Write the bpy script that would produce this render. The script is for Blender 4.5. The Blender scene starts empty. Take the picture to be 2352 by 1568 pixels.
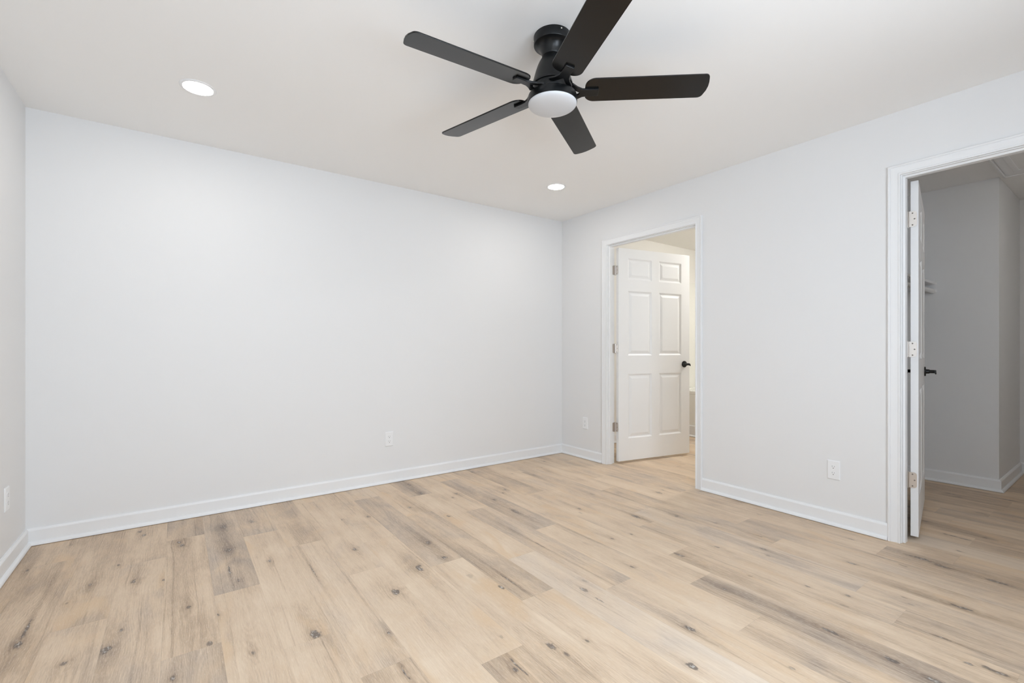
import bpy, bmesh, math, random
from mathutils import Vector, Matrix, Euler

S = bpy.context.scene
COL = S.collection
PI = math.pi
R = math.radians

# ------------------------------------------------------------------ camera, world, light, exposure
cam_data = bpy.data.cameras.new('camera')
cam_data.sensor_fit = 'HORIZONTAL'
cam_data.sensor_width = 36.0
cam_data.lens = 1066.9 / 2352 * 36.0
cam_data.shift_y = 16.25 / 2352
cam_data.clip_start = 0.02
camera = bpy.data.objects.new('camera', cam_data)
COL.objects.link(camera)
camera.location = (0.0, 0.0, 1.0976)
camera.rotation_euler = (R(90), 0, -R(90 - 54.10))
S.camera = camera

S.view_settings.view_transform = 'Standard'
S.view_settings.look = 'None'
S.view_settings.gamma = 1.0
S.view_settings.use_curve_mapping = False
S.view_settings.exposure = 0.50
S.cycles.use_denoising = True
S.cycles.diffuse_bounces = 6
S.cycles.glossy_bounces = 3
S.cycles.max_bounces = 8
S.cycles.caustics_reflective = False
S.cycles.caustics_refractive = False
S.cycles.adaptive_threshold = 0.05

DAY = (0.785, 0.885, 1.0)          # daylight outside the windows
DAY_STRENGTH = 9.4
LAMP = (1.0, 0.965, 0.915)         # recessed lamps
LAMP_STRENGTH = 62.0
BATH = (0.99, 0.99, 0.975)         # warm bathroom lamp
BATH_STRENGTH = 60.0

world = bpy.data.worlds.new('sky'); S.world = world
world.use_nodes = True
bg = world.node_tree.nodes['Background']
bg.inputs['Color'].default_value = (*DAY, 1)
bg.inputs['Strength'].default_value = DAY_STRENGTH

# room dimensions (metres; the floor is z = 0, the camera stands at x = y = 0)
H = 2.44
XL, XR = -0.677, 3.316           # left and right walls
YN, YB = -0.640, 3.677           # near wall (behind the camera) and back wall
WT = 0.089                       # thickness of the right partition
XP = XR + WT
DH = 2.072                       # door head
D1 = (2.117, 3.033)              # bathroom doorway
D2 = (-0.084, 0.832)             # closet doorway
HC = 2.41                        # closet ceiling
CX, CX2 = 5.105, 6.045           # closet far walls
CYL, CYC, CYN = 1.36, 0.694, -0.62
BYL, BYR, BX = 3.690, 1.90, 5.98 # bathroom walls
WIN = ((-0.10, 0.72), (0.75, 2.12))   # daylight window in the near wall: x range, z range
WIN2 = ((0.90, 1.72), (0.75, 2.12))   # the second window in the near wall

for nm, (wx, wz) in (('window_light', WIN), ('window_light', WIN2)):
    ld = bpy.data.lights.new(nm, 'AREA'); ld.shape = 'RECTANGLE'
    ld.size = wx[1] - wx[0]; ld.size_y = wz[1] - wz[0]
    ld.cycles.is_portal = True
    lo = bpy.data.objects.new(nm, ld); COL.objects.link(lo)
    lo.location = ((wx[0] + wx[1]) / 2, YN - 0.06, (wz[0] + wz[1]) / 2)
    lo.rotation_euler = (R(90), 0, 0)        # faces +Y, into the room

# ------------------------------------------------------------------ materials
def mat(name, col, rough=0.5, metal=0.0, spec=0.5, bump=None, coat=0.0, vary=0.0):
    m = bpy.data.materials.new(name); m.use_nodes = True
    nt = m.node_tree; b = nt.nodes['Principled BSDF']
    b.inputs['Base Color'].default_value = (*col, 1)
    b.inputs['Roughness'].default_value = rough
    b.inputs['Metallic'].default_value = metal
    b.inputs['Specular IOR Level'].default_value = spec
    b.inputs['Coat Weight'].default_value = coat
    geo = nt.nodes.new('ShaderNodeTexCoord')
    if bump:
        sc, st = bump
        n = nt.nodes.new('ShaderNodeTexNoise'); n.inputs['Scale'].default_value = sc
        n.inputs['Detail'].default_value = 3
        nt.links.new(geo.outputs['Object'], n.inputs['Vector'])
        bp = nt.nodes.new('ShaderNodeBump'); bp.inputs['Strength'].default_value = st
        bp.inputs['Distance'].default_value = 0.001
        nt.links.new(n.outputs['Fac'], bp.inputs['Height'])
        nt.links.new(bp.outputs['Normal'], b.inputs['Normal'])
    if vary:
        n2 = nt.nodes.new('ShaderNodeTexNoise'); n2.inputs['Scale'].default_value = 3.0
        nt.links.new(geo.outputs['Object'], n2.inputs['Vector'])
        mr = nt.nodes.new('ShaderNodeMapRange')
        mr.inputs['To Min'].default_value = rough - vary; mr.inputs['To Max'].default_value = rough + vary
        nt.links.new(n2.outputs['Fac'], mr.inputs['Value'])
        nt.links.new(mr.outputs['Result'], b.inputs['Roughness'])
    return m

def emit(name, col, strength):
    m = bpy.data.materials.new(name); m.use_nodes = True
    b = m.node_tree.nodes['Principled BSDF']
    b.inputs['Base Color'].default_value = (0.9, 0.9, 0.9, 1)
    b.inputs['Emission Color'].default_value = (*col, 1)
    b.inputs['Emission Strength'].default_value = strength
    return m

M = {}
M['wall'] = mat('wall_paint', (0.78, 0.78, 0.78), 0.62, spec=0.25, bump=(260, 0.10), vary=0.05)
M['ceiling'] = mat('ceiling_paint', (0.90, 0.895, 0.885), 0.85, spec=0.15, bump=(200, 0.10))
M['bath_wall'] = mat('bathroom_paint', (0.82, 0.80, 0.76), 0.55, spec=0.25, bump=(260, 0.08))
M['trim'] = mat('trim_enamel', (0.82, 0.825, 0.83), 0.42, spec=0.3, vary=0.04)
M['door'] = mat('door_enamel', (0.84, 0.84, 0.84), 0.38, spec=0.4, bump=(90, 0.06), vary=0.04)
M['plastic'] = mat('white_plastic', (0.84, 0.845, 0.85), 0.30, spec=0.45, vary=0.03)
M['slot'] = mat('socket_slot', (0.03, 0.03, 0.03), 0.6, vary=0.05)
M['slot_soft'] = mat('socket_blade_slot', (0.28, 0.28, 0.28), 0.6, vary=0.05)
M['nickel'] = mat('satin_nickel', (0.62, 0.58, 0.54), 0.34, metal=1.0, vary=0.06)
M['screw'] = mat('screw_steel', (0.22, 0.20, 0.18), 0.4, metal=1.0, vary=0.05)
M['bright_screw'] = mat('bright_screw', (0.85, 0.82, 0.76), 0.25, metal=1.0, vary=0.05)
M['black'] = mat('black_satin_metal', (0.004, 0.0045, 0.005), 0.34, spec=0.36, vary=0.05)
M['blade'] = mat('black_blade_laminate', (0.0030, 0.0028, 0.0026), 0.25, spec=0.46, bump=(300, 0.05), vary=0.04)
M['opal'] = mat('opal_glass', (0.60, 0.61, 0.63), 0.40, spec=0.5, vary=0.03)
M['lamp'] = emit('recessed_lamp_lens', LAMP, LAMP_STRENGTH)
M['bath_lamp'] = emit('bathroom_lamp_lens', BATH, BATH_STRENGTH)
M['closet_fill'] = emit('closet_fill_lens', (1.0, 0.96, 0.90), 21.0)  # glow of the added closet fill light, no known fixture
M['tub'] = mat('tub_acrylic', (0.86, 0.85, 0.80), 0.16, spec=0.5, vary=0.03)
M['red'] = mat('red_card', (0.45, 0.06, 0.04), 0.6, vary=0.05)
M['rod'] = mat('white_rod_enamel', (0.80, 0.80, 0.80), 0.3, vary=0.04)

# ------------------------------------------------------------------ helpers
def link_mesh(name, bm, m, parent=None, smooth=None, bevel=None):
    bmesh.ops.recalc_face_normals(bm, faces=bm.faces)
    me = bpy.data.meshes.new(name); bm.to_mesh(me); bm.free()
    o = bpy.data.objects.new(name, me); COL.objects.link(o)
    for mm in (m if isinstance(m, (list, tuple)) else [m]): me.materials.append(mm)
    if smooth is not None:
        for p in me.polygons: p.use_smooth = True
        try: me.set_sharp_from_angle(angle=R(smooth))
        except Exception: pass
    if bevel:
        b = o.modifiers.new('bevel', 'BEVEL'); b.width = bevel; b.segments = 2; b.limit_method = 'ANGLE'
        b.angle_limit = R(40)
    if parent: o.parent = parent
    return o

def tag(o, label=None, cat=None, group=None, kind=None):
    if label: o['label'] = label
    if cat: o['category'] = cat
    if group: o['group'] = group
    if kind: o['kind'] = kind
    return o

def thing(name, label, cat, loc=(0, 0, 0), rz=0.0, group=None, kind=None):
    o = bpy.data.objects.new(name, None); COL.objects.link(o)
    o.empty_display_size = 0.1
    o.location = loc; o.rotation_euler = (0, 0, rz)
    return tag(o, label, cat, group, kind)

def box(bm, a, b):
    v = [bm.verts.new((x, y, z)) for x in (a[0], b[0]) for y in (a[1], b[1]) for z in (a[2], b[2])]
    for f in ((0, 1, 3, 2), (4, 6, 7, 5), (0, 4, 5, 1), (2, 3, 7, 6), (0, 2, 6, 4), (1, 5, 7, 3)):
        bm.faces.new([v[i] for i in f])
    return bm

def boxo(name, a, b, m, parent=None, bevel=None):
    return link_mesh(name, box(bmesh.new(), a, b), m, parent, bevel=bevel)

def lathe(bm, prof, n=64, c=(0, 0), cap0=False, cap1=False):
    rings = []
    for r, z in prof:
        if r < 1e-6: rings.append([bm.verts.new((c[0], c[1], z))])
        else: rings.append([bm.verts.new((c[0] + r * math.cos(2 * PI * i / n), c[1] + r * math.sin(2 * PI * i / n), z)) for i in range(n)])
    for A, B in zip(rings, rings[1:]):
        for i in range(n):
            j = (i + 1) % n
            if len(A) == 1 and len(B) == 1: continue
            if len(A) == 1: bm.faces.new((A[0], B[i], B[j]))
            elif len(B) == 1: bm.faces.new((A[i], A[j], B[0]))
            else: bm.faces.new((A[i], A[j], B[j], B[i]))
    if cap0 and len(rings[0]) > 1: bm.faces.new(rings[0])
    if cap1 and len(rings[-1]) > 1: bm.faces.new(rings[-1])
    return bm

def prism(bm, pts, fn, d0, d1):
    """polygon pts (a, b) extruded from d0 to d1; fn(a, b, d) -> xyz"""
    A = [bm.verts.new(fn(a, b, d0)) for a, b in pts]; B = [bm.verts.new(fn(a, b, d1)) for a, b in pts]
    n = len(pts)
    bm.faces.new(A); bm.faces.new(B[::-1])
    for i in range(n):
        j = (i + 1) % n; bm.faces.new((A[i], B[i], B[j], A[j]))
    return bm

def rounded(x0, y0, x1, y1, r, n=5):
    """rounded rectangle; r may be four radii (ll, lr, ur, ul)"""
    rr = r if isinstance(r, (list, tuple)) else (r,) * 4
    out = []
    for (cx, cy, a0), q in zip(((x0, y0, PI), (x1, y0, 1.5 * PI), (x1, y1, 0), (x0, y1, .5 * PI)), rr):
        sx = 1 if cx == x0 else -1; sy = 1 if cy == y0 else -1
        if q <= 0: out.append((cx, cy)); continue
        for i in range(n + 1):
            a = a0 + i / n * PI / 2
            out.append((cx + sx * q + q * math.cos(a), cy + sy * q + q * math.sin(a)))
    return out

def tube(bm, path, r, n=16):
    path = [Vector(p) for p in path]; rings = []
    for i, p in enumerate(path):
        d = (path[min(i + 1, len(path) - 1)] - path[max(i - 1, 0)]).normalized()
        up = Vector((0, 0, 1)) if abs(d.z) < 0.9 else Vector((1, 0, 0))
        s = d.cross(up).normalized(); t = s.cross(d)
        rad = r[i] if isinstance(r, (list, tuple)) else r
        rings.append([bm.verts.new(p + s * rad * math.cos(2 * PI * k / n) + t * rad * math.sin(2 * PI * k / n)) for k in range(n)])
    for A, B in zip(rings, rings[1:]):
        for k in range(n): bm.faces.new((A[k], A[(k + 1) % n], B[(k + 1) % n], B[k]))
    bm.faces.new(rings[0]); bm.faces.new(rings[-1][::-1])
    return bm

def slab_with_holes(bm, us, vs, holes, d0, d1, fn):
    """wall slab on the grid us x vs with the cells in holes left out; fn(u, v, d) -> xyz"""
    V = {}
    def vert(i, j, d):
        k = (i, j, d)
        if k not in V: V[k] = bm.verts.new(fn(us[i], vs[j], (d0, d1)[d]))
        return V[k]
    nu, nv = len(us) - 1, len(vs) - 1
    solid = lambda i, j: 0 <= i < nu and 0 <= j < nv and (i, j) not in holes
    for i in range(nu):
        for j in range(nv):
            if not solid(i, j): continue
            bm.faces.new([vert(i, j, 0), vert(i + 1, j, 0), vert(i + 1, j + 1, 0), vert(i, j + 1, 0)])
            bm.faces.new([vert(i, j, 1), vert(i, j + 1, 1), vert(i + 1, j + 1, 1), vert(i + 1, j, 1)])
            for (di, dj, a, b) in ((-1, 0, (i, j), (i, j + 1)), (1, 0, (i + 1, j), (i + 1, j + 1)),
                                   (0, -1, (i, j), (i + 1, j)), (0, 1, (i, j + 1), (i + 1, j + 1))):
                if not solid(i + di, j + dj):
                    bm.faces.new([vert(*a, 0), vert(*b, 0), vert(*b, 1), vert(*a, 1)])
    return bm

# ------------------------------------------------------------------ the room shell
T = 0.10
def wall(name, a, b, m, label):
    return tag(boxo(name, a, b, m), label, 'wall', kind='structure')
wall('wall_back', (XL - T, YB, -0.02), (XP, YB + T, H + 0.06), M['wall'], 'long light grey wall straight ahead, with one power outlet')
wall('wall_left', (XL - T, YN - T, -0.02), (XL, YB, H + 0.06), M['wall'], 'light grey wall at the left edge of the photo')
bm = slab_with_holes(bmesh.new(), [YN - T, D2[0] - .018, D2[1] + .018, D1[0] - .018, D1[1] + .018, YB], [-0.02, DH + .018, H + 0.06], {(1, 0), (3, 0)}, XR, XP,
                     lambda u, v, d: (d, u, v))
tag(link_mesh('wall_right', bm, M['wall']), 'light grey partition wall holding both doorways', 'wall', kind='structure')
bm = slab_with_holes(bmesh.new(), [XL, WIN[0][0], WIN[0][1], WIN2[0][0], WIN2[0][1], XR], [-0.02, WIN[1][0], WIN[1][1], H + 0.06], {(1, 1), (3, 1)}, YN, YN - T,
                     lambda u, v, d: (u, d, v))
tag(link_mesh('wall_near', bm, M['wall']), 'wall with two windows behind the camera', 'wall', kind='structure')
for i, w in enumerate((WIN, WIN2)):
    (wx0, wx1), (wz0, wz1) = w
    fr = tag(link_mesh('window_%d' % (i + 1), slab_with_holes(bmesh.new(), [wx0, wx0 + .05, wx1 - .05, wx1], [wz0, wz0 + .05, (wz0 + wz1) / 2 - .02, (wz0 + wz1) / 2 + .02, wz1 - .05, wz1],
             {(1, 1), (1, 3)}, YN - .045, YN - .085, lambda u, v, d: (u, d, v)), M['trim']), 'white sash window behind the camera', 'window', kind='structure')
    boxo('window_sill', (wx0 - .03, YN - .045, wz0 - .03), (wx1 + .03, YN + .05, wz0 - .002), M['trim'], fr)
tag(boxo('ceiling', (XL - T, YN - T, H), (XP, YB + T, H + 0.1), M['ceiling']), 'flat white ceiling of the main room', 'ceiling', kind='structure')

# bathroom shell
wall('wall_bathroom_side', (XP, BYL, -0.02), (BX + T, BYL + T, H + .06), M['bath_wall'], 'cream bathroom wall seen above the open door')
wall('wall_bathroom_far', (BX, BYR - T, -0.02), (BX + T, BYL, H + .06), M['bath_wall'], 'cream bathroom wall behind the tub')
wall('wall_bathroom_near', (XP, BYR - T, -0.02), (BX, BYR, H + .06), M['bath_wall'], 'bathroom wall hidden behind the partition')
tag(boxo('ceiling_bathroom', (XP, BYR - T, H), (BX + T, BYL + T, H + .1), M['bath_wall']), 'cream bathroom ceiling seen through the doorway', 'ceiling', kind='structure')
# closet shell
wall('wall_closet_side', (XP, CYL, -0.02), (CX + T, CYL + T, HC + .06), M['wall'], 'closet side wall behind the open door')
bm = prism(bmesh.new(), [(CX, CYL), (CX, CYC), (CX2, CYC), (CX2, CYC + .1), (CX + .1, CYC + .1), (CX + .1, CYL)], lambda a, b, d: (a, b, d), -0.02, HC + .06)
tag(link_mesh('wall_closet_back', bm, M['wall']), 'shaded grey closet wall with an outside corner', 'wall', kind='structure')
wall('wall_closet_end', (CX2, CYN - T, -0.02), (CX2 + T, CYC + .1, HC + .06), M['wall'], 'closet end wall at the right edge of the photo')
wall('wall_closet_near', (XP, CYN - T, -0.02), (CX2, CYN, HC + .06), M['wall'], 'closet wall outside the frame')
HX0, HX1, HY0, HY1 = 4.30, 5.02, 0.02, 0.60           # attic hatch opening in the closet ceiling
bm = slab_with_holes(bmesh.new(), [XP, HX0, HX1, CX2 + T], [CYN - T, HY0, HY1, CYL + T], {(1, 1)}, HC, HC + .1, lambda u, v, d: (u, v, d))
tag(link_mesh('ceiling_closet', bm, M['ceiling']), 'shaded closet ceiling with an attic hatch', 'ceiling', kind='structure')

# ------------------------------------------------------------------ baseboards with a shoe moulding
BBH, BBT = 0.094, 0.014
def baseboard(name, p, q, nrm, label, m=None, m0=0, m1=0):
    """runs from p to q (xy) on a wall whose room side is nrm; m0, m1 mitre the ends (-1 inside corner, 1 outside corner)"""
    p, q, n = Vector((*p, 0)), Vector((*q, 0)), Vector((*nrm, 0)); m = m or M['trim']
    d = (q - p).normalized(); L = (q - p).length
    fn = lambda a, b, s: tuple(p + d * (L + m1 * a if s else -m0 * a) + n * a + Vector((0, 0, b)))
    bm = prism(bmesh.new(), [(0, 0.002), (BBT, 0.002), (BBT, BBH - .012), (BBT - .002, BBH - .007), (.007, BBH), (0, BBH)], fn, 0, 1)
    o = tag(link_mesh(name, bm, m), label, 'baseboard', kind='structure')
    arc = [(BBT + .015 * math.cos(a), .003 + .019 * math.sin(a)) for a in [i / 6 * PI / 2 for i in range(7)]]
    link_mesh('shoe_molding', prism(bmesh.new(), [(BBT, .003)] + arc, fn, 0, 1), m, o, smooth=40)
    return o
CW = 0.062     # casing width with its reveal
baseboard('baseboard_back', (XL, YB), (XR, YB), (0, -1), 'white baseboard along the long wall', m0=-1, m1=-1)
baseboard('baseboard_left', (XL, YN), (XL, YB), (1, 0), 'white baseboard at the left edge', m1=-1)
baseboard('baseboard_right', (XR, YB), (XR, D1[1] + CW), (-1, 0), 'short white baseboard between the room corner and the bathroom doorway', m0=-1)
baseboard('baseboard_right', (XR, D1[0] - CW), (XR, D2[1] + CW), (-1, 0), 'white baseboard between the two doorways')
baseboard('baseboard_right', (XR, D2[0] - CW), (XR, YN), (-1, 0), 'white baseboard past the closet doorway')
baseboard('baseboard_closet', (CX, CYL), (CX, CYC), (-1, 0), 'closet baseboard in front of the shaded wall', m1=1)
baseboard('baseboard_closet', (CX, CYC), (CX2, CYC), (0, -1), 'closet baseboard beyond the outside corner', m0=1, m1=-1)
baseboard('baseboard_closet', (CX2, CYC), (CX2, CYN), (-1, 0), 'closet baseboard on the end wall at the right edge', m0=-1)
baseboard('baseboard_bathroom', (XP + .08, BYL), (5.20, BYL), (0, -1), 'bathroom baseboard seen through the gap beside the door hinges')

# ------------------------------------------------------------------ door casings and jambs
def swept_frame(bm, prof, y0, y1, zt, z0=0.0):
    """profile of (outward offset o, world x) swept up one side, over the head and down the other"""
    st = [lambda o: (y1 + o, z0), lambda o: (y1 + o, zt + o), lambda o: (y0 - o, zt + o), lambda o: (y0 - o, z0)]
    rings = [[bm.verts.new((x, *s(o))) for o, x in prof] for s in st]
    n = len(prof)
    for A, B in zip(rings, rings[1:]):
        for i in range(n): bm.faces.new((A[i], A[(i + 1) % n], B[(i + 1) % n], B[i]))
    bm.faces.new(rings[0]); bm.faces.new(rings[-1][::-1])
    return bm
CAS = [(0, 0), (0, .010), (.0015, .0125), (.005, .0135), (.009, .0125), (.011, .0095), (.013, .0095), (.022, .0105), (.032, .0130), (.040, .0165), (.0425, .0165),
       (.0435, .0145), (.0455, .0145), (.0465, .0175), (.050, .0190), (.055, .0180), (.057, .0155), (.057, 0)]
def doorway(name, dy, label, label_c):
    y0, y1 = dy
    rv = .005
    prof = [(o + rv, XR - d) for o, d in CAS]
    o = tag(link_mesh(name, swept_frame(bmesh.new(), prof, y0, y1, DH), M['trim'], smooth=28), label, 'door frame', kind='structure')
    prof = [(.018, XR), (0, XR), (0, XR + .016), (-.011, XR + .018), (-.011, XR + .054), (0, XR + .056), (0, XP), (.018, XP)]
    link_mesh('door_jamb', swept_frame(bmesh.new(), prof, y0, y1, DH), M['trim'], o, bevel=.0012)
    return o
doorway('trim_1', D1, 'white door casing round the bathroom doorway', '')
doorway('trim_2', D2, 'white door casing round the closet doorway at right', '')

# ------------------------------------------------------------------ six-panel doors
LW, LT = 0.904, 0.035            # leaf width and thickness
LZ0, LZ1 = 0.022, 2.058
def leaf_mesh():
    bm = bmesh.new()
    x0 = 0.003; ys = (-0.047, -0.012)
    xs = [0, .113, .405, .499, .791, LW]; zs = [LZ0, .235, .852, 1.032, 1.652, 1.762, 1.965, LZ1]
    pan = {(i, j) for i in (1, 3) for j in (1, 3, 5)}
    V = {}
    def vv(i, j, s):
        k = (i, j, s)
        if k not in V: V[k] = bm.verts.new((x0 + xs[i], ys[s], zs[j]))
        return V[k]
    rec = [(.004, .0035), (.013, .0095), (.020, .0100), (.044, .0020)]     # inset, depth: moulding groove then the raised field
    for s in (0, 1):
        inward = 1 if s == 0 else -1
        for i in range(len(xs) - 1):
            for j in range(len(zs) - 1):
                q = [vv(i, j, s), vv(i + 1, j, s), vv(i + 1, j + 1, s), vv(i, j + 1, s)]
                if (i, j) not in pan: bm.faces.new(q); continue
                for ins, dep in rec:
                    w = [bm.verts.new((x0 + x, ys[s] + inward * dep, z)) for x, z in ((xs[i] + ins, zs[j] + ins), (xs[i + 1] - ins, zs[j] + ins), (xs[i + 1] - ins, zs[j + 1] - ins), (xs[i] + ins, zs[j + 1] - ins))]
                    for k in range(4): bm.faces.new((q[k], q[(k + 1) % 4], w[(k + 1) % 4], w[k]))
                    q = w
                bm.faces.new(q)
    nx, nz = len(xs) - 1, len(zs) - 1
    for j in range(nz):
        for i in (0, nx): bm.faces.new([vv(i, j, 0), vv(i, j + 1, 0), vv(i, j + 1, 1), vv(i, j, 1)])
    for i in range(nx):
        for j in (0, nz): bm.faces.new([vv(i, j, 0), vv(i + 1, j, 0), vv(i + 1, j, 1), vv(i, j, 1)])
    return bm

def lever(bm, s):
    """door lever on the face y = f; s is the way it stands out"""
    f = -0.047 if s < 0 else -0.012
    cx, cz = 0.834, 0.938
    n = 28
    def disc_ring(r, d): return [bm.verts.new((cx + r * math.cos(2 * PI * k / n), f + s * d, cz + r * math.sin(2 * PI * k / n))) for k in range(n)]
    prev = None
    for r, d in ((.033, 0.0), (.033, .005), (.0315, .0075), (.0165, .009), (.0155, .014), (.0145, .026), (.0115, .028), (.0110, .060), (.0095, .062)):
        ring = disc_ring(r, d)
        if prev:
            for k in range(n): bm.faces.new((prev[k], prev[(k + 1) % n], ring[(k + 1) % n], ring[k]))
        else: bm.faces.new(ring)
        prev = ring
    bm.faces.new(prev)
    return bm

def lever_bar(bm, s):
    f = -0.047 if s < 0 else -0.012
    cx, cz = 0.834, 0.938
    # bar profile along x: (x, half height, depth centre, z drop)
    secs = [(-.078, .0085, .0575, 0), (-.074, .0110, .0575, 0), (-.020, .0115, .0575, 0), (.002, .0110, .0575, 0), (.014, .0110, .0578, -.0015), (.020, .0110, .0582, -.005), (.024, .0085, .0588, -.011)]
    prev = None; n = 12
    for x, hh, d, dz in secs:
        ring = []
        for k in range(n):
            a = 2 * PI * k / n
            ca, sa = math.cos(a), math.sin(a)
            q = lambda t: math.copysign(abs(t) ** 0.6, t)
            ring.append(bm.verts.new((cx + x, f + s * (d + .0045 * q(ca)), cz + dz + hh * q(sa))))
        if prev:
            for k in range(n): bm.faces.new((prev[k], prev[(k + 1) % n], ring[(k + 1) % n], ring[k]))
        else: bm.faces.new(ring)
        prev = ring
    bm.faces.new(prev)
    return bm

def door(name, hinge_y, ang, zs, label):
    pin = Vector((XP + .015, hinge_y, 0))
    d = link_mesh(name, leaf_mesh(), M['door'], bevel=.0012)
    d.location = pin; d.rotation_euler = (0, 0, R(ang))
    tag(d, label, 'door', kind='structure')
    inv = Matrix.Rotation(-R(ang), 3, 'Z')
    loc = lambda x, y, z: tuple(inv @ (Vector((x, y, z)) - pin))
    for s in (-1, 1):
        h = link_mesh('lever_handle', lever(bmesh.new(), s), M['black'], d, smooth=35)
        h['label'] = 'black lever handle'
        link_mesh('lever', lever_bar(bmesh.new(), s), M['black'], h, smooth=40)
    hh = .089
    for z in zs:
        bm = bmesh.new()
        lathe(bm, [(.0, z - .004), (.0035, z - .0035), (.0045, z), (.0062, z + .0005), (.0062, z + .0295), (.0055, z + .0298), (.0062, z + .0301), (.0062, z + .0590), (.0055, z + .0593), (.0062, z + .0596),
                   (.0062, z + hh - .0005), (.0045, z + hh), (.0035, z + hh + .0035), (.0, z + hh + .004)], 18)
        k = link_mesh('hinge', bm, M['nickel'], d, smooth=30); k['label'] = 'satin nickel hinge'
        pts = rounded(-.040, z, .0, z + hh, (.014, 0, 0, .014), 6)
        link_mesh('hinge_leaf', prism(bmesh.new(), pts, lambda a, b, e: (e, a, b), .0004, .0031), M['nickel'], k)
        link_mesh('hinge_leaf', prism(bmesh.new(), pts, lambda a, b, e: loc(pin.x + a, e, b), hinge_y - .0022, hinge_y - .0001), M['nickel'], k)
        for sy, sz in ((-.021, .011), (-.030, .0445), (-.021, .078)):
            bm = bmesh.new(); n = 12
            prev = None
            for r, e in ((.0040, .0008), (.0040, .0002), (.0022, -.0004), (.0012, .0002)):
                ring = [bm.verts.new((e, sy + r * math.cos(2 * PI * q / n), z + sz + r * math.sin(2 * PI * q / n))) for q in range(n)]
                if prev:
                    for q in range(n): bm.faces.new((prev[q], prev[(q + 1) % n], ring[(q + 1) % n], ring[q]))
                else: bm.faces.new(ring)
                prev = ring
            bm.faces.new(prev)
            link_mesh('screw', bm, M['screw'], k)
    return d
HZ = (.302, 1.054, 1.803)
door('door_1', D1[1], -11.0, HZ, 'white six panel door standing open into the bathroom, seen face on')
door('door_2', D2[1], 10.8, (.299, 1.049, 1.796), 'white six panel door open into the closet, seen edge on')

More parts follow.
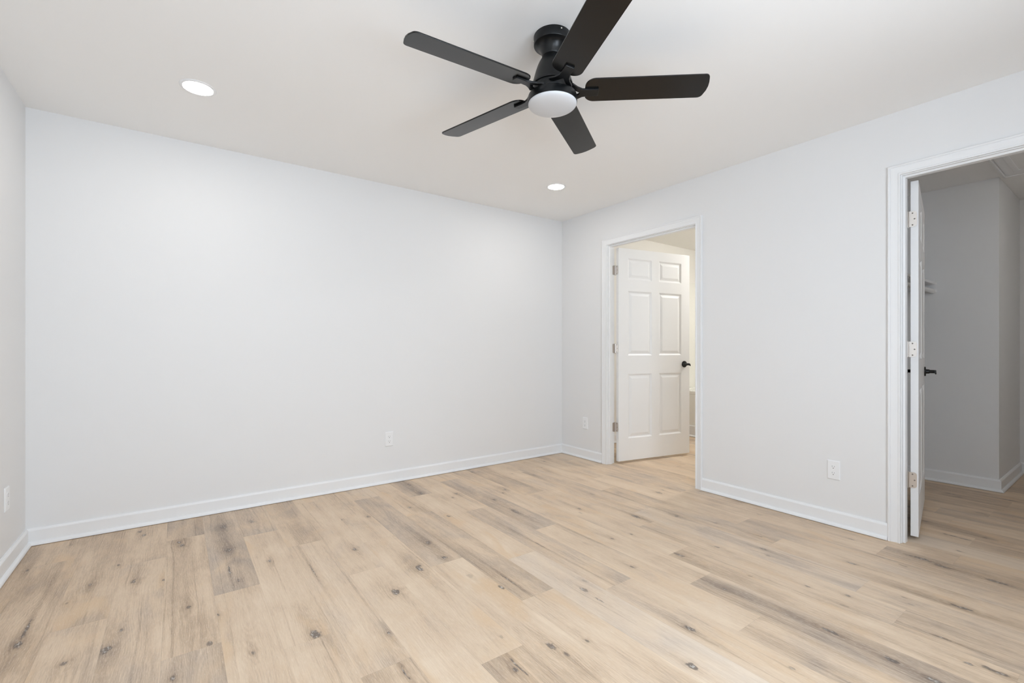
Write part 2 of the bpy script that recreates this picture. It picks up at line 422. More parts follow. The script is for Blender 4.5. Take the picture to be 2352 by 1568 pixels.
# ------------------------------------------------------------------ floor: vinyl planks, one face per plank
PX0, PW, PL = 0.138, 0.1805, 1.25
ENDS = {-1: 2.045, 0: 2.444, 1: 3.11, 2: 1.55, 3: 2.283, 4: 2.62, 5: 2.132, 6: 2.863, 7: 3.22, 8: 2.715, 9: 2.195, 10: 1.27, 11: 1.514,
        12: 3.11, 13: 2.04, 14: 1.258, 15: 1.53, 16: 0.87, 17: 0.60, 19: 0.604, 22: 0.862, -3: 2.50, -2: 3.05, -4: 3.30}
KNOTS = [(-0.174,3.564,0.020,1.4,0.80),(-0.153,3.486,0.018,1.4,0.80),(0.016,3.242,0.020,1.4,0.80),(0.026,3.181,0.020,1.4,0.80),(-0.235,3.079,0.012,1.4,0.80),(-0.047,2.756,0.012,1.4,0.80),(0.140,2.265,0.012,1.4,0.80),(-0.319,2.899,0.014,1.4,0.80),(-0.159,2.821,0.022,1.4,0.80),(0.228,2.962,0.028,1.5,0.70),(0.238,3.351,0.030,1.8,0.60),(0.391,3.361,0.030,1.8,0.60),(0.242,2.539,0.014,1.4,0.80),(0.393,2.681,0.014,1.4,0.80),(-0.474,2.467,0.022,1.6,0.90),(-0.208,2.233,0.026,1.6,0.90),(-0.316,2.228,0.018,1.0,0.80),(-0.172,2.360,0.011,1.4,0.80),(0.042,2.403,0.012,1.4,0.80),(0.048,2.312,0.010,1.2,0.50),(0.102,2.061,0.018,1.4,0.80),(0.227,1.908,0.013,1.4,0.80),(-0.009,1.916,0.014,1.4,0.80),(0.430,1.890,0.026,1.6,0.95),(-0.596,3.268,0.012,1.4,0.80),(0.860,3.054,0.012,1.4,0.80),(-0.380,2.747,0.012,1.0,0.50),(-0.101,2.880,0.012,0.5,0.70),(-0.164,2.661,0.007,12.7,0.90),(0.215,2.682,0.007,10.9,0.90),(0.550,2.438,0.006,18.4,0.70),(-0.474,2.584,0.009,12.0,0.90),(-0.156,2.244,0.006,10.2,0.90),(0.985,2.152,0.028,1.6,0.95),(0.803,2.006,0.028,1.5,0.95),(1.212,1.759,0.020,1.4,0.90),(1.142,2.185,0.020,1.3,0.90),(1.153,2.400,0.020,1.8,0.80),(1.119,1.307,0.018,1.7,0.90),(1.137,1.236,0.013,1.4,0.80),(1.253,1.249,0.012,1.4,0.80),(0.666,1.732,0.010,1.4,0.80),(1.504,1.523,0.020,1.8,0.70),(1.566,1.581,0.016,1.6,0.35),(1.860,1.539,0.014,1.4,0.80),(2.436,1.984,0.025,2.2,0.90),(2.239,2.304,0.016,1.8,0.70),(2.192,2.248,0.014,1.8,0.40),(1.874,2.806,0.022,1.6,0.80),(1.445,2.712,0.018,1.4,0.80),(1.307,3.017,0.014,1.4,0.80),(1.018,3.011,0.018,1.4,0.80),(1.719,3.093,0.018,1.4,0.80),(1.652,3.030,0.014,1.4,0.50),(2.078,2.964,0.016,1.4,0.80),(2.014,2.902,0.014,1.4,0.50),(2.129,3.554,0.016,1.4,0.80),(1.526,3.524,0.022,2.0,0.60),(1.508,3.268,0.022,2.0,0.70),(1.854,2.528,0.022,4.0,0.75),(2.043,1.834,0.013,1.4,0.80),(2.184,1.813,0.012,1.4,0.80),(2.666,1.835,0.018,1.4,0.80),(2.981,2.211,0.024,2.0,0.70),(2.170,1.485,0.018,3.0,0.80),(1.631,1.069,0.018,2.0,0.95),(1.443,0.936,0.020,1.8,0.95),(0.940,1.281,0.014,1.4,0.90),(0.791,2.564,0.016,1.4,0.80),(1.004,1.457,0.012,1.4,0.35),(1.174,1.883,0.020,1.2,0.30),(1.151,1.936,0.025,1.4,0.25),(1.648,2.032,0.006,13.9,0.80),(1.280,1.793,0.006,19.1,0.85),(1.499,1.421,0.006,8.7,0.80),(0.958,1.291,0.007,10.2,0.90),(0.630,1.488,0.008,6.9,1.00),(2.034,1.150,0.017,1.4,0.80),(2.057,0.732,0.016,3.5,0.90),(2.043,0.540,0.018,1.8,0.95),(2.040,0.573,0.018,2.5,0.70),(2.039,0.483,0.012,1.4,0.80),(2.029,0.426,0.020,2.0,0.80),(2.258,0.316,0.018,2.5,0.85),(2.238,0.379,0.014,1.4,0.80),(1.714,0.729,0.012,1.5,0.50),(2.364,0.937,0.012,1.4,0.80),(2.246,1.143,0.012,1.5,0.40),(3.156,0.713,0.022,4.0,0.80),(3.129,0.624,0.018,2.5,0.90),(3.130,0.428,0.020,3.5,0.80),(2.799,0.905,0.012,3.0,0.80),(2.698,0.478,0.018,3.0,0.90),(2.982,0.741,0.014,2.0,0.50),(2.428,1.418,0.014,2.0,0.70),(2.360,1.374,0.013,1.8,0.40),(2.606,1.252,0.014,2.5,0.70),(2.543,1.198,0.013,1.8,0.40),(2.756,1.621,0.012,1.4,0.80),(2.655,1.830,0.014,1.4,0.80),(2.770,1.358,0.016,2.0,0.50),(2.419,0.797,0.012,1.4,0.80),(2.313,0.779,0.014,2.0,0.40),(3.691,0.691,0.016,4.0,0.80),(3.683,0.636,0.012,3.0,0.70),(4.748,0.894,0.014,2.5,0.70),(4.694,0.840,0.012,2.0,0.60),(4.888,0.612,0.014,4.0,0.70),(3.441,0.616,0.013,2.0,0.70),(4.355,0.672,0.016,3.0,0.50),(5.175,0.656,0.012,2.0,0.50),(2.071,0.928,0.008,5.6,0.75),(2.058,1.059,0.006,10.6,0.50),(2.356,0.469,0.007,7.9,0.70),(3.010,0.821,0.006,10.9,0.60)]
# plank tones read from the floor itself: (column, number of the plank along it) -> (lightness, greyness)
TONE = {(-5, 0): (.3, -.3), (-4, 0): (-.35, -.2), (-4, -1): (-.30, -.1), (-3, 0): (-.15, -.2), (-3, -1): (.0, -.1), (-2, 0): (.0, -.1), (-2, -1): (-.05, .1), (-2, -2): (-.1, .3),
        (-1, 1): (-.65, .2), (-1, 0): (.0, -.4), (-1, -1): (-.35, .25), (0, 0): (-.60, .45), (0, -1): (.15, -.2), (0, -2): (.1, 0), (1, 0): (-.55, .45), (1, -1): (.45, -.2), (1, -2): (.2, 0),
        (2, 1): (-.40, .1), (2, 0): (.20, .1), (2, -1): (-.40, -.1), (3, 1): (.0, .0), (3, 0): (.15, .0), (3, -1): (.50, -.2), (3, -2): (.3, 0), (4, 0): (.10, .0), (4, -1): (.45, -.2), (4, -2): (-.55, .0),
        (5, 0): (-.60, .35), (5, -1): (.30, -.4), (5, -2): (.1, 0), (6, 0): (.25, -.4), (6, -1): (-.30, .1), (6, -2): (.25, -.1), (7, 0): (-.65, .4), (7, -1): (.30, -.4), (7, -2): (.45, .5), (7, -3): (.1, .1),
        (8, 0): (.25, -.1), (8, -1): (-.30, .35), (8, -2): (.20, .0), (9, 1): (.2, 0), (9, 0): (-.55, .4), (9, -1): (.30, -.1), (9, -2): (-.25, .1), (10, 1): (.05, 0), (10, 0): (.30, -.2), (10, -1): (-.45, .3),
        (11, 1): (-.45, .1), (11, 0): (.30, -.1), (11, -1): (.0, -.2), (11, -2): (-.1, 0), (12, 0): (.2, -.1), (12, -1): (.10, .1), (12, -2): (.10, .1), (12, -3): (-.40, .1), (13, 1): (.1, 0), (13, 0): (-.30, .2), (13, -1): (.05, .4), (13, -2): (.0, .1),
        (14, 1): (.2, -.2), (14, 0): (-.45, .15), (14, -1): (.10, -.2), (15, 1): (.1, 0), (15, 0): (.25, -.3), (15, -1): (-.35, .2), (15, -2): (-.1, 0), (16, 0): (.15, -.2), (16, -1): (-.50, .1), (17, 0): (.0, -.1), (17, -1): (-.10, .0)}

def build_floor():
    rnd = random.Random(4)
    fx0, fx1, fy0, fy1 = XL - 0.05, BX + 0.6, YN - 0.05, BYL + 0.05
    bm = bmesh.new(); rows = []
    c0, c1 = math.floor((fx0 - PX0) / PW), math.floor((fx1 - PX0) / PW)
    for c in range(c0, c1 + 1):
        e = ENDS.get(c, rnd.uniform(0, PL)); 
        k0 = math.floor((fy0 - e) / PL)
        x0, x1 = PX0 + c * PW, PX0 + (c + 1) * PW
        y = e + k0 * PL; k = k0
        while y < fy1:
            ya, yb = max(y, fy0), min(y + PL, fy1)
            xa, xb = max(x0, fx0), min(x1, fx1)
            if yb - ya > 1e-4 and xb - xa > 1e-4:
                f = bm.faces.new([bm.verts.new(p) for p in ((xa, ya, 0), (xb, ya, 0), (xb, yb, 0), (xa, yb, 0))])
                rows.append((c, k, x0, y, y + PL))
            y += PL; k += 1
    bmesh.ops.remove_doubles(bm, verts=bm.verts, dist=1e-5)
    me = bpy.data.meshes.new('floor'); bm.to_mesh(me); bm.free()
    NK = 4
    names = ['plank', 'look'] + ['ka%d' % i for i in range(NK)] + ['kb%d' % i for i in range(NK)]
    for n in names: me.attributes.new(n, 'FLOAT_VECTOR', 'FACE')
    A = {n: me.attributes[n] for n in names}
    for i, (c, k, x0, y0, y1) in enumerate(rows):
        rr = random.Random(c * 131 + k * 17 + 5)
        t, g = rr.uniform(-0.55, 0.55), rr.uniform(-0.4, 0.5)
        if (c, k) in TONE: t, g = TONE[(c, k)]
        A['plank'].data[i].vector = (x0, y0, y1)
        A['look'].data[i].vector = (t, g, rr.uniform(0, 40))
        ks = sorted([q for q in KNOTS if x0 <= q[0] < x0 + PW and y0 <= q[1] < y1], key=lambda q: -q[2] * q[4])[:NK]
        if not ks:
            for _ in range(2):
                ks.append((x0 + rr.uniform(.03, .15), rr.uniform(y0 + .1, y1 - .1), rr.uniform(.009, .014), rr.uniform(1.2, 2.5), rr.uniform(.35, .7)))
        for j in range(NK):
            if j < len(ks):
                q = ks[j]
                A['ka%d' % j].data[i].vector = (q[0], q[1], q[2] * .85); A['kb%d' % j].data[i].vector = (q[3] * 1.3, q[4], 0)
            else:
                A['ka%d' % j].data[i].vector = (-50, -50, .01); A['kb%d' % j].data[i].vector = (1, 0, 0)
    o = bpy.data.objects.new('floor', me); COL.objects.link(o)
    me.materials.append(floor_material(NK))
    return tag(o, 'light oak plank floor with dark knots, running through both doorways', 'floor', kind='structure')

def floor_material(NK):
    m = bpy.data.materials.new('oak_vinyl_planks'); m.use_nodes = True
    nt = m.node_tree; N = nt.nodes; Lk = nt.links; bsdf = N['Principled BSDF']
    def put(sock, v):
        if hasattr(v, 'is_linked') or isinstance(v, bpy.types.NodeSocket): Lk.new(v, sock)
        else: sock.default_value = v
    def ma(op, a, b=0.0, c=None, clamp=False):
        n = N.new('ShaderNodeMath'); n.operation = op; n.use_clamp = clamp
        put(n.inputs[0], a); put(n.inputs[1], b)
        if c is not None: put(n.inputs[2], c)
        return n.outputs[0]
    def sep(v):
        n = N.new('ShaderNodeSeparateXYZ'); Lk.new(v, n.inputs[0]); return n.outputs
    def comb(x, y, z):
        n = N.new('ShaderNodeCombineXYZ'); put(n.inputs[0], x); put(n.inputs[1], y); put(n.inputs[2], z); return n.outputs[0]
    def attr(name):
        n = N.new('ShaderNodeAttribute'); n.attribute_name = name; return n.outputs['Vector']
    def noise(v, scale, detail=2.0, rough=0.5, dist=0.0):
        n = N.new('ShaderNodeTexNoise'); Lk.new(v, n.inputs['Vector'])
        n.inputs['Scale'].default_value = scale; n.inputs['Detail'].default_value = detail
        n.inputs['Roughness'].default_value = rough; n.inputs['Distortion'].default_value = dist
        return n.outputs['Fac']
    def smooth(v, a, b, lo=0.0, hi=1.0):
        n = N.new('ShaderNodeMapRange'); n.interpolation_type = 'SMOOTHSTEP'
        put(n.inputs['Value'], v); n.inputs['From Min'].default_value = a; n.inputs['From Max'].default_value = b
        n.inputs['To Min'].default_value = lo; n.inputs['To Max'].default_value = hi
        return n.outputs['Result']
    def mix(f, a, b):
        n = N.new('ShaderNodeMix'); n.data_type = 'RGBA'; put(n.inputs[0], f)
        put(n.inputs[6], a if isinstance(a, bpy.types.NodeSocket) else (*a, 1)); put(n.inputs[7], b if isinstance(b, bpy.types.NodeSocket) else (*b, 1))
        return n.outputs[2]
    px, py, pz = sep(N.new('ShaderNodeNewGeometry').outputs['Position'])
    bx, by0, by1 = sep(attr('plank')); tone, grey, seed = sep(attr('look'))
    P = lambda sx, sy, z=seed: comb(ma('MULTIPLY', px, sx), ma('MULTIPLY', py, sy), z)
    wob = ma('SUBTRACT', noise(P(45, 30), 1, 2), 0.5)
    wob2 = ma('SUBTRACT', noise(P(160, 60), 1, 2), 0.5)
    warp = 0.0; dark = 0.0; halo = 0.0; ring = 0.0
    for i in range(NK):
        kx, ky, kr = sep(attr('ka%d' % i)); el, dk, _ = sep(attr('kb%d' % i))
        dx = ma('DIVIDE', ma('SUBTRACT', px, kx), kr)
        dy = ma('DIVIDE', ma('DIVIDE', ma('SUBTRACT', py, ky), kr), el)
        e2 = ma('ADD', ma('MULTIPLY', dx, dx), ma('MULTIPLY', dy, dy))
        bend = ma('MULTIPLY', ma('DIVIDE', dx, ma('ADD', ma('MULTIPLY', e2, 0.35), 1.0)), ma('MULTIPLY', kr, 0.55))
        dx = ma('ADD', dx, ma('MULTIPLY', wob, 1.6))
        d2 = ma('ADD', ma('MULTIPLY', dx, dx), ma('MULTIPLY', dy, dy))
        d = ma('ADD', ma('SQRT', d2), ma('ADD', ma('MULTIPLY', wob, 0.9), ma('MULTIPLY', wob2, 0.9)))
        core = ma('MULTIPLY', smooth(d, 0.80, 0.35), dk)
        hl = ma('MULTIPLY', smooth(d, 2.9, 0.2), ma('MULTIPLY', dk, 0.8))
        # the knot's shade trails along the grain
        d3 = ma('SQRT', ma('ADD', ma('MULTIPLY', dx, dx), ma('MULTIPLY', ma('MULTIPLY', dy, dy), 0.09)))
        tr = ma('MULTIPLY', smooth(ma('ADD', d3, ma('MULTIPLY', wob, 0.8)), 2.6, 0.0), ma('MULTIPLY', dk, 0.55))
        dark = ma('MAXIMUM', dark, core); halo = ma('MAXIMUM', halo, ma('MAXIMUM', hl, tr))
        # the grain bends round the knot
        warp = ma('ADD', warp, bend)
    gx = ma('SUBTRACT', px, warp)
    G = lambda sx, sy: comb(ma('MULTIPLY', gx, sx), ma('MULTIPLY', py, sy), seed)
    broad = noise(G(11, 0.9), 1, 2, 0.5, 0.6)          # wide stripes along the plank
    cloud = noise(P(7, 3.2), 1, 2, 0.55, 0.5)          # soft clouds
    mid = noise(G(70, 2.6), 1, 2, 0.6, 0.2)            # grain
    fine = noise(G(300, 20), 1, 2, 0.65)               # short fibres
    fleck = noise(G(560, 52), 1, 1, 0.65)              # limewashed flecks
    honey = noise(P(7, 2.6), 1, 2, 0.5, 0.8)           # honey patches
    cath = N.new('ShaderNodeTexWave'); cath.wave_type = 'BANDS'; cath.bands_direction = 'X'
    Lk.new(comb(ma('ADD', ma('MULTIPLY', gx, 1.0), ma('MULTIPLY', noise(G(7, 1.3), 1, 1), 0.16)), ma('MULTIPLY', py, 0.02), seed), cath.inputs['Vector'])
    cath.inputs['Scale'].default_value = 36; cath.inputs['Distortion'].default_value = 2.5
    cath.inputs['Detail'].default_value = 1; cath.inputs['Detail Scale'].default_value = 2
    ctr = ma('SUBTRACT', 1.0, ma('MULTIPLY', ma('ABSOLUTE', ma('SUBTRACT', ma('DIVIDE', ma('SUBTRACT', px, bx), PW), 0.5)), 2.0))    # 1 down the middle of a plank
    t = ma('ADD', 0.59, ma('MULTIPLY', tone, 0.31))
    t = ma('ADD', t, ma('MULTIPLY', ma('SUBTRACT', broad, 0.5), 0.75))
    t = ma('ADD', t, ma('MULTIPLY', ma('SUBTRACT', cloud, 0.5), 0.75))
    t = ma('ADD', t, ma('MULTIPLY', ma('SUBTRACT', mid, 0.5), 0.34))
    t = ma('ADD', t, ma('MULTIPLY', ma('SUBTRACT', fine, 0.5), 0.60))
    t = ma('ADD', t, ma('MULTIPLY', ma('MULTIPLY', ma('SUBTRACT', cath.outputs['Fac'], 0.5), ctr), 0.10))
    streak = smooth(noise(G(75, 0.7), 1, 2, 0.5, 0.3), 0.60, 0.74)      # thin dark streaks along the grain
    t = ma('SUBTRACT', t, ma('MULTIPLY', streak, 0.22))
    t = ma('SUBTRACT', t, ma('MULTIPLY', halo, 0.46), clamp=True)
    ramp = N.new('ShaderNodeValToRGB'); Lk.new(t, ramp.inputs[0]); el = ramp.color_ramp.elements
    stops = [(0.0, FLOOR_COL[0]), (0.35, FLOOR_COL[1]), (0.62, FLOOR_COL[2]), (1.0, FLOOR_COL[3])]
    while len(el) < 4: el.new(0.5)
    for e, (p, c) in zip(el, stops): e.position = p; e.color = (*c, 1)
    col = ramp.outputs[0]
    col = mix(ma('MULTIPLY', smooth(honey, 0.54, 0.74), ma('SUBTRACT', 0.55, ma('MULTIPLY', grey, 0.6)), clamp=True), col, FLOOR_HONEY)
    gm = ma('ADD', ma('MULTIPLY', grey, 0.7), ma('MULTIPLY', ma('SUBTRACT', 0.5, cloud), 1.2), clamp=True)
    hsv = N.new('ShaderNodeHueSaturation'); Lk.new(col, hsv.inputs['Color'])
    Lk.new(ma('SUBTRACT', 1.0, ma('MULTIPLY', gm, 0.45)), hsv.inputs['Saturation'])
    col = hsv.outputs['Color']
    col = mix(ma('MULTIPLY', smooth(fleck, 0.54, 0.74), 0.30), col, (0.80, 0.71, 0.59))
    col = mix(ma('MULTIPLY', dark, 0.85), col, (0.135, 0.112, 0.098))
    col = mix(ma('MULTIPLY', ma('MULTIPLY', smooth(dark, 0.30, 0.7), smooth(wob2, 0.02, 0.14)), 0.7), col, (0.60, 0.57, 0.53))   # pale filler in the knots
    ex = ma('MINIMUM', ma('SUBTRACT', px, bx), ma('SUBTRACT', ma('ADD', bx, PW), px))
    ey = ma('MINIMUM', ma('SUBTRACT', py, by0), ma('SUBTRACT', by1, py))
    seam = smooth(ma('MINIMUM', ex, ey), 0.0014, 0.0004)
    col = mix(ma('MULTIPLY', seam, 0.12), col, (0.22, 0.17, 0.13))
    Lk.new(col, bsdf.inputs['Base Color'])
    Lk.new(ma('ADD', 0.40, ma('MULTIPLY', fine, 0.16)), bsdf.inputs['Roughness'])
    bsdf.inputs['Specular IOR Level'].default_value = 0.40
    bp = N.new('ShaderNodeBump'); bp.inputs['Strength'].default_value = 0.25; bp.inputs['Distance'].default_value = 0.0006
    Lk.new(ma('SUBTRACT', ma('ADD', ma('MULTIPLY', fine, 0.7), ma('MULTIPLY', mid, 0.3)), ma('MULTIPLY', seam, 0.8)), bp.inputs['Height'])
    Lk.new(bp.outputs['Normal'], bsdf.inputs['Normal'])
    return m

FLOOR_COL = [(0.31, 0.222, 0.153), (0.50, 0.371, 0.258), (0.655, 0.502, 0.357), (0.76, 0.609, 0.452)]
FLOOR_HONEY = (0.68, 0.49, 0.31)
build_floor()

# ------------------------------------------------------------------ ceiling fan
def ceiling_fan(c, ang0):
    t = thing('ceiling_fan', 'black five blade ceiling fan with a white light dome', 'ceiling fan', (c[0], c[1], 2.15))
    def part(name, prof, m, par, n=72, **k):
        return link_mesh(name, lathe(bmesh.new(), [(r, z - 2.15) for r, z in prof], n, **k), m, par, smooth=32)
    can = part('canopy', [(0, 2.44), (.0795, 2.44), (.0800, 2.4385), (.0800, 2.4035), (.0790, 2.4015), (.0760, 2.4005), (.0700, 2.3985), (.0630, 2.3945), (.0570, 2.3885), (.0520, 2.3805), (.0480, 2.3710), (.0453, 2.3610), (.0440, 2.3535), (.0432, 2.3520), (.0, 2.3520)], M['black'], t)
    for a in (257, 137, 17):
        bm = bmesh.new(); n = 14; prev = None
        A = R(a); er = Vector((math.cos(A), math.sin(A), 0)); et = Vector((-math.sin(A), math.cos(A), 0))
        for r, d in ((.0036, .0795), (.0036, .0815), (.0026, .0828), (.0010, .0832)):
            ring = [bm.verts.new(er * d + et * r * math.cos(2 * PI * k / n) + Vector((0, 0, 2.430 - 2.15 - .002 + r * math.sin(2 * PI * k / n)))) for k in range(n)]
            if prev:
                for k in range(n): bm.faces.new((prev[k], prev[(k + 1) % n], ring[(k + 1) % n], ring[k]))
            else: bm.faces.new(ring)
            prev = ring
        bm.faces.new(prev)
        s = link_mesh('screw', bm, M['bright_screw'], can, smooth=40); s['label'] = 'bright steel screw'
    part('motor_housing', [(0, 2.3515), (.0425, 2.3515), (.0435, 2.3500), (.0500, 2.339), (.0575, 2.326), (.0650, 2.309), (.0715, 2.290), (.0770, 2.270), (.0820, 2.251), (.0865, 2.236), (.0890, 2.2275), (.0885, 2.2250), (.0, 2.2250)], M['black'], t)
    part('rotor', [(0, 2.2245), (.0845, 2.2245), (.0860, 2.222), (.0860, 2.190), (.0845, 2.1875), (0, 2.1875)], M['black'], t)
    part('light_ring', [(0, 2.1870), (.0985, 2.1870), (.1030, 2.1850), (.1050, 2.1800), (.1060, 2.1600), (.1060, 2.1530), (.1045, 2.1515), (.0, 2.1515)], M['black'], t)
    dm = [(0.1040, 2.1512), (0.1040, 2.1495)]
    for i in range(1, 15):
        a = i / 14 * PI / 2
        dm.append((.1040 * math.cos(a) ** .8 if i < 14 else 0.0, 2.1495 - .0225 * math.sin(a)))
    d = part('light_dome', [(0, 2.1512)] + dm, M['opal'], t); d['label'] = 'white opal dome, unlit'
    # blades
    w0, w1 = -.062, .067
    def arc(cx, cy, rx, ry, a0, a1, n=8): return [(cx + rx * math.cos(R(a0 + (a1 - a0) * i / n)), cy + ry * math.sin(R(a0 + (a1 - a0) * i / n))) for i in range(n + 1)]
    out = arc(.628, w0 + .022, .019, .022, -90, -20, 7) + [(.6525, -.022), (.6555, .002), (.6540, .026)] + arc(.626, w1 - .022, .022, .022, 20, 90, 7)
    out += arc(.182, w1 - .042, .043, .042, 90, 172, 9) + [(.1385, .012), (.1385, -.004)] + arc(.182, w0 + .042, .043, .042, 188, 270, 9)
    pitch = Matrix.Rotation(R(-11.7), 4, 'X')
    zb = 2.2076 - 2.15
    for k in range(5):
        Mx = Matrix.Rotation(R(ang0 - 72 * k), 4, 'Z') @ Matrix.Translation((0, 0, zb)) @ pitch
        fn = lambda a, b, e: tuple(Mx @ Vector((a, b, e)))
        bl = link_mesh('blade', prism(bmesh.new(), out, fn, -.003, .003), M['blade'], t, bevel=.0012)
        br = [(.197, -.006), (.1965, -.010), (.193, -.012), (.150, -.012), (.128, -.014), (.108, -.026), (.086, -.046), (.0815, -.040), (.0815, -.022), (.100, -.006), (.112, .002), (.118, .008), (.112, .014), (.100, .022), (.0815, .038), (.0815, .056),
              (.086, .060), (.108, .042), (.128, .030), (.150, .026), (.193, .026), (.1965, .024), (.197, .020)]
        link_mesh('blade_bracket', prism(bmesh.new(), br, fn, -.0115, -.0030), M['black'], bl, bevel=.0015)
    return t
ceiling_fan((1.315, 1.520), 176.3)

# ------------------------------------------------------------------ recessed lights
def recessed(x, y, label):
    t = thing('recessed_light', label, 'ceiling light', (x, y, H), group='recessed lights in the ceiling')
    link_mesh('trim_ring', lathe(bmesh.new(), [(.064, -.0005), (.064, -.0035), (.067, -.0055), (.076, -.0045), (.080, -.0020), (.081, -.0003), (.064, -.0003)], 72), M['plastic'], t, smooth=35)
    l = link_mesh('lens', lathe(bmesh.new(), [(0, -.0038), (.0636, -.0038), (.0636, -.0008), (0, -.0008)], 64), M['lamp'], t)
    l['label'] = 'glowing white lens'
    return t
recessed(0.093, 2.885, 'lit round recessed light at upper left, nearer the camera')
recessed(2.555, 2.905, 'lit round recessed light near the room corner, below the fan in view')

# ------------------------------------------------------------------ power outlets
def outlet(loc, rz, label):
    """built facing local -Y"""
    t = thing('power_outlet', label, 'power outlet', loc, rz, group='white duplex outlets on the walls')
    w, h = .0355, .0590
    bm = bmesh.new()
    a = rounded(-w, -h, w, h, .003, 3); b = rounded(-w + .005, -h + .005, w - .005, h - .005, .003, 3)
    ring = lambda pts, d: [bm.verts.new((x, d, z)) for x, z in pts]
    A, B, C = ring(a, -.0002), ring(a, -.0030), ring(b, -.0062)
    n = len(A)
    for P, Q in ((A, B), (B, C)):
        for k in range(n): bm.faces.new((P[k], P[(k + 1) % n], Q[(k + 1) % n], Q[k]))
    bm.faces.new(A); bm.faces.new(C)
    link_mesh('cover_plate', bm, M['plastic'], t)
    for zc in (-.0195, .0195):
        pts = []
        for k in range(36):
            q = 2 * PI * k / 36
            pts.append((.0172 * math.cos(q), max(-.0140, min(.0140, .0172 * math.sin(q))) + zc))
        r = link_mesh('receptacle', prism(bmesh.new(), pts, lambda p, q, d: (p, d, q), -.0060, -.0078), M['plastic'], t, bevel=.0006)
        for x, hh in ((-.0064, .0042), (.0064, .0034)):
            s = boxo('blade_slot', (x - .0011, -.0080, zc + .0035 - hh), (x + .0011, -.0070, zc + .0035 + hh), M['slot_soft'], r); s['label'] = 'narrow dark slot'
        pts = [(.0026 * math.cos(q), zc - .0075 + max(-.0018, .0026 * math.sin(q))) for q in [2 * PI * k / 16 for k in range(16)]]
        s = link_mesh('ground_hole', prism(bmesh.new(), pts, lambda p, q, d: (p, d, q), -.0070, -.0081), M['slot'], r); s['label'] = 'dark round hole'
    link_mesh('screw', lathe(bmesh.new(), [(0, .0), (.0032, .0), (.0030, .0012), (0, .0016)], 16), M['plastic'], t, smooth=40)
    s = t.children[-1]; s.rotation_euler = (R(90), 0, 0); s.location = (0, -.0060, 0)
    return t
outlet((1.417, YB, .357), 0, 'white duplex outlet low on the long wall opposite')
outlet((XR, 3.330, .353), R(-90), 'white duplex outlet between the room corner and the bathroom doorway')
outlet((XR, 1.167, .343), R(-90), 'white duplex outlet on the wall between the two doorways')
outlet((XL, 3.314, .357), R(90), 'white duplex outlet on the left wall at the photo edge')

# ------------------------------------------------------------------ closet: shelf, rod, bracket, hatch
SX0, SX1 = XP + .02, CX - .0005
sh = tag(boxo('closet_shelf', (SX0, 1.052, 1.626), (SX1, CYL - .0005, 1.645), M['rod'], bevel=.001), 'white closet shelf ending at the shaded wall behind the open door', 'shelf')
tag(boxo('trim_4', (SX0, CYL - .019, 1.576), (SX1, CYL - .0005, 1.6255), M['trim']), 'white cleat under the closet shelf on the side wall', 'trim', kind='structure')
tag(boxo('trim_5', (CX - .019, 1.10, 1.576), (CX - .0005, CYL - .0195, 1.6255), M['trim']), 'white cleat under the closet shelf end', 'trim', kind='structure')
rd = tag(link_mesh('closet_rod', tube(bmesh.new(), [(SX0, 1.075, 1.574), (CX - .006, 1.075, 1.574)], .0180, 24), M['rod'], smooth=40), 'white round clothes rod below the closet shelf', 'rod')
bm = bmesh.new()
tube(bm, [(CX - .0005, 1.075, 1.574), (CX - .004, 1.075, 1.574), (CX - .005, 1.075, 1.574), (CX - .022, 1.075, 1.574)], [.0230, .0225, .0215, .0208], 28)
link_mesh('rod_socket', bm, M['rod'], rd, smooth=30)
br = tag(link_mesh('shelf_bracket', prism(bmesh.new(), [(1.045, 1.6255), (1.045, 1.610), (1.096, 1.610), (1.099, 1.565), (1.088, 1.547), (1.064, 1.547), (1.052, 1.556), (1.046, 1.550), (1.060, 1.538), (1.092, 1.538), (1.111, 1.560), (1.113, 1.588), (CYL - .022, 1.410), (CYL - .022, 1.360), (CYL - .0005, 1.360), (CYL - .0005, 1.440), (1.150, 1.610), (CYL - .0205, 1.610), (CYL - .0205, 1.6255)],
      lambda a, b, d: (d, a, b), 4.300, 4.322), M['rod']), 'white angled bracket holding the closet shelf and rod', 'bracket')
bx = tag(boxo('box', (4.38, 1.10, 1.6452), (4.487, 1.28, 1.690), M['red'], bevel=.002), 'small red item standing on the closet shelf', 'box')

# attic hatch in the closet ceiling
HPROF = [(0, 0), (0, .004), (.010, .010), (.024, .012), (.026, .008), (.032, .008), (.050, .016), (.060, .019), (.066, .019), (.068, .012), (.072, .012), (.078, .022), (.090, .022), (.090, 0)]
def frame_on_ceiling(bm, prof, x0, x1, y0, y1, z):
    cs = [lambda o: (x0 - o, y0 - o), lambda o: (x1 + o, y0 - o), lambda o: (x1 + o, y1 + o), lambda o: (x0 - o, y1 + o)]
    rings = [[bm.verts.new((*c(o), z - d)) for o, d in prof] for c in cs]; n = len(prof)
    for k in range(4):
        A, B = rings[k], rings[(k + 1) % 4]
        for i in range(n): bm.faces.new((A[i], A[(i + 1) % n], B[(i + 1) % n], B[i]))
    return bm
ht = tag(link_mesh('trim_3', frame_on_ceiling(bmesh.new(), [(o - .022, d) for o, d in HPROF], HX0, HX1, HY0, HY1, HC), M['trim'], smooth=28), 'white moulded frame round the attic hatch in the closet ceiling', 'hatch frame', kind='structure')
boxo('hatch_panel', (HX0 + .001, HY0 + .001, HC + .001), (HX1 - .001, HY1 - .001, HC + .018), M['ceiling'], ht)

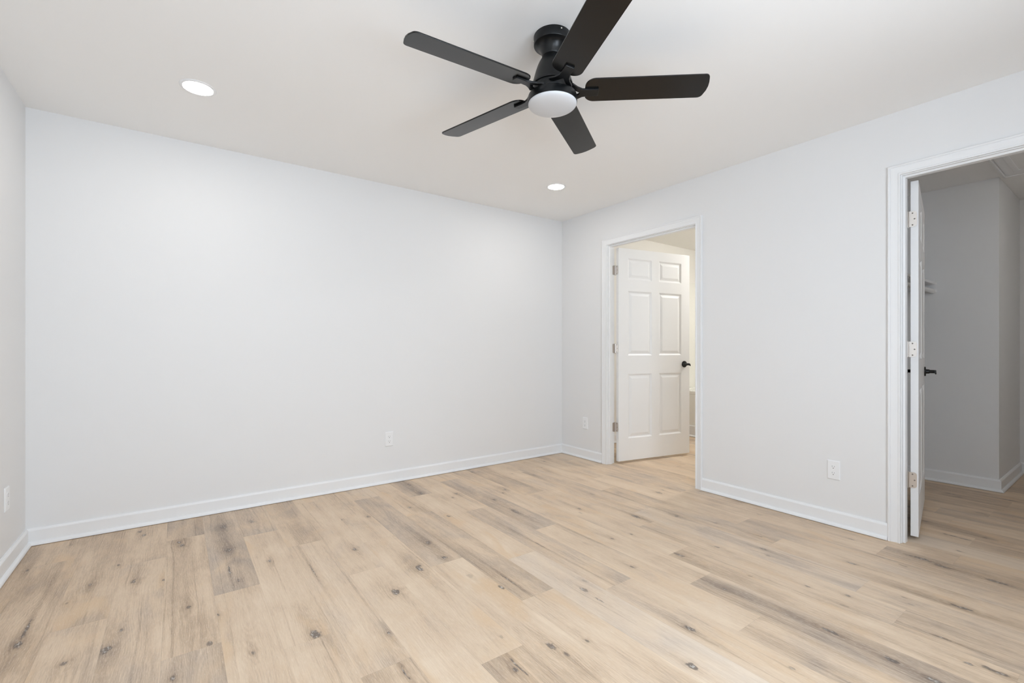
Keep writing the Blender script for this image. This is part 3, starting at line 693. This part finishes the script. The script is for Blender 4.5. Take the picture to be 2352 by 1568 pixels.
# ------------------------------------------------------------------ bathroom: tub, surround, lamp
def bathtub():
    t = thing('bathtub', 'cream white bathtub glimpsed behind the open bathroom door', 'bathtub', (0, 0, 0))
    x0, x1, y0, y1, zt = 5.225, BX - .004, BYR + .30, BYL - .004, .575
    bm = bmesh.new()
    def ring(ins, z, r): return [bm.verts.new((x, y, z)) for x, y in rounded(x0 + ins, y0 + ins, x1 - ins, y1 - ins, r, 6)]
    prev = None
    for ins, z, r in ((.0, .01, .01), (.0, .12, .01), (.006, .125, .01), (.006, zt - .05, .01), (0, zt - .045, .012), (0, zt - .012, .012), (.012, zt, .02), (.065, zt, .10), (.080, zt - .015, .12), (.11, .25, .16), (.16, .16, .18), (.24, .15, .12)):
        rg = ring(ins, z, r)
        if prev:
            for k in range(len(rg)): bm.faces.new((prev[k], prev[(k + 1) % len(rg)], rg[(k + 1) % len(rg)], rg[k]))
        else: bm.faces.new(rg)
        prev = rg
    bm.faces.new(prev)
    link_mesh('basin', bm, M['tub'], t, smooth=35)
    prof = [(0, .002), (.014, .002), (.014, .130), (.008, .140), (0, .140)]
    link_mesh('skirting', prism(bmesh.new(), prof, lambda a, b, d: (x0 - .0005 - a, d, b), y0, y1), M['trim'], t)
    arc = [(.0145 + .015 * math.cos(a), .003 + .019 * math.sin(a)) for a in [i / 6 * PI / 2 for i in range(7)]]
    link_mesh('shoe_molding', prism(bmesh.new(), [(.0145, .003)] + arc, lambda a, b, d: (x0 - .0005 - a, d, b), y0, y1), M['trim'], t, smooth=40)
    return t
bathtub()
y1 = BYL - .001; xa = BX - .001
tag(link_mesh('tub_surround', prism(bmesh.new(), [(5.235, y1), (5.235, y1 - .012), (xa - .012, y1 - .012), (xa - .012, BYR + .30), (xa, BYR + .30), (xa, y1)], lambda a, b, d: (a, b, d), .5755, 1.99), M['tub']),
    'glossy cream shower surround on the walls above the tub', 'shower surround')
def flush_lamp(x, y, z, r, m, label):
    t = thing('ceiling_lamp', label, 'ceiling light', (x, y, z))
    link_mesh('base', lathe(bmesh.new(), [(0, -.0003), (r, -.0003), (r, -.020), (r - .010, -.024), (0, -.024)], 48), M['nickel'], t, smooth=35)
    link_mesh('diffuser', lathe(bmesh.new(), [(r - .012, -.0245)] + [((r - .012) * math.cos(a), -.0245 - .06 * math.sin(a)) for a in [i / 10 * PI / 2 for i in range(1, 10)]] + [(0, -.0845)], 48), m, t, smooth=60)
flush_lamp(5.00, 2.30, H, .16, M['bath_lamp'], 'round flush ceiling lamp inside the bathroom')
flush_lamp(4.55, -.45, HC, .12, M['closet_fill'], 'added dim fill lamp on the closet ceiling, unseen outside the frame')  # unseen lamp added to brighten the closet walls
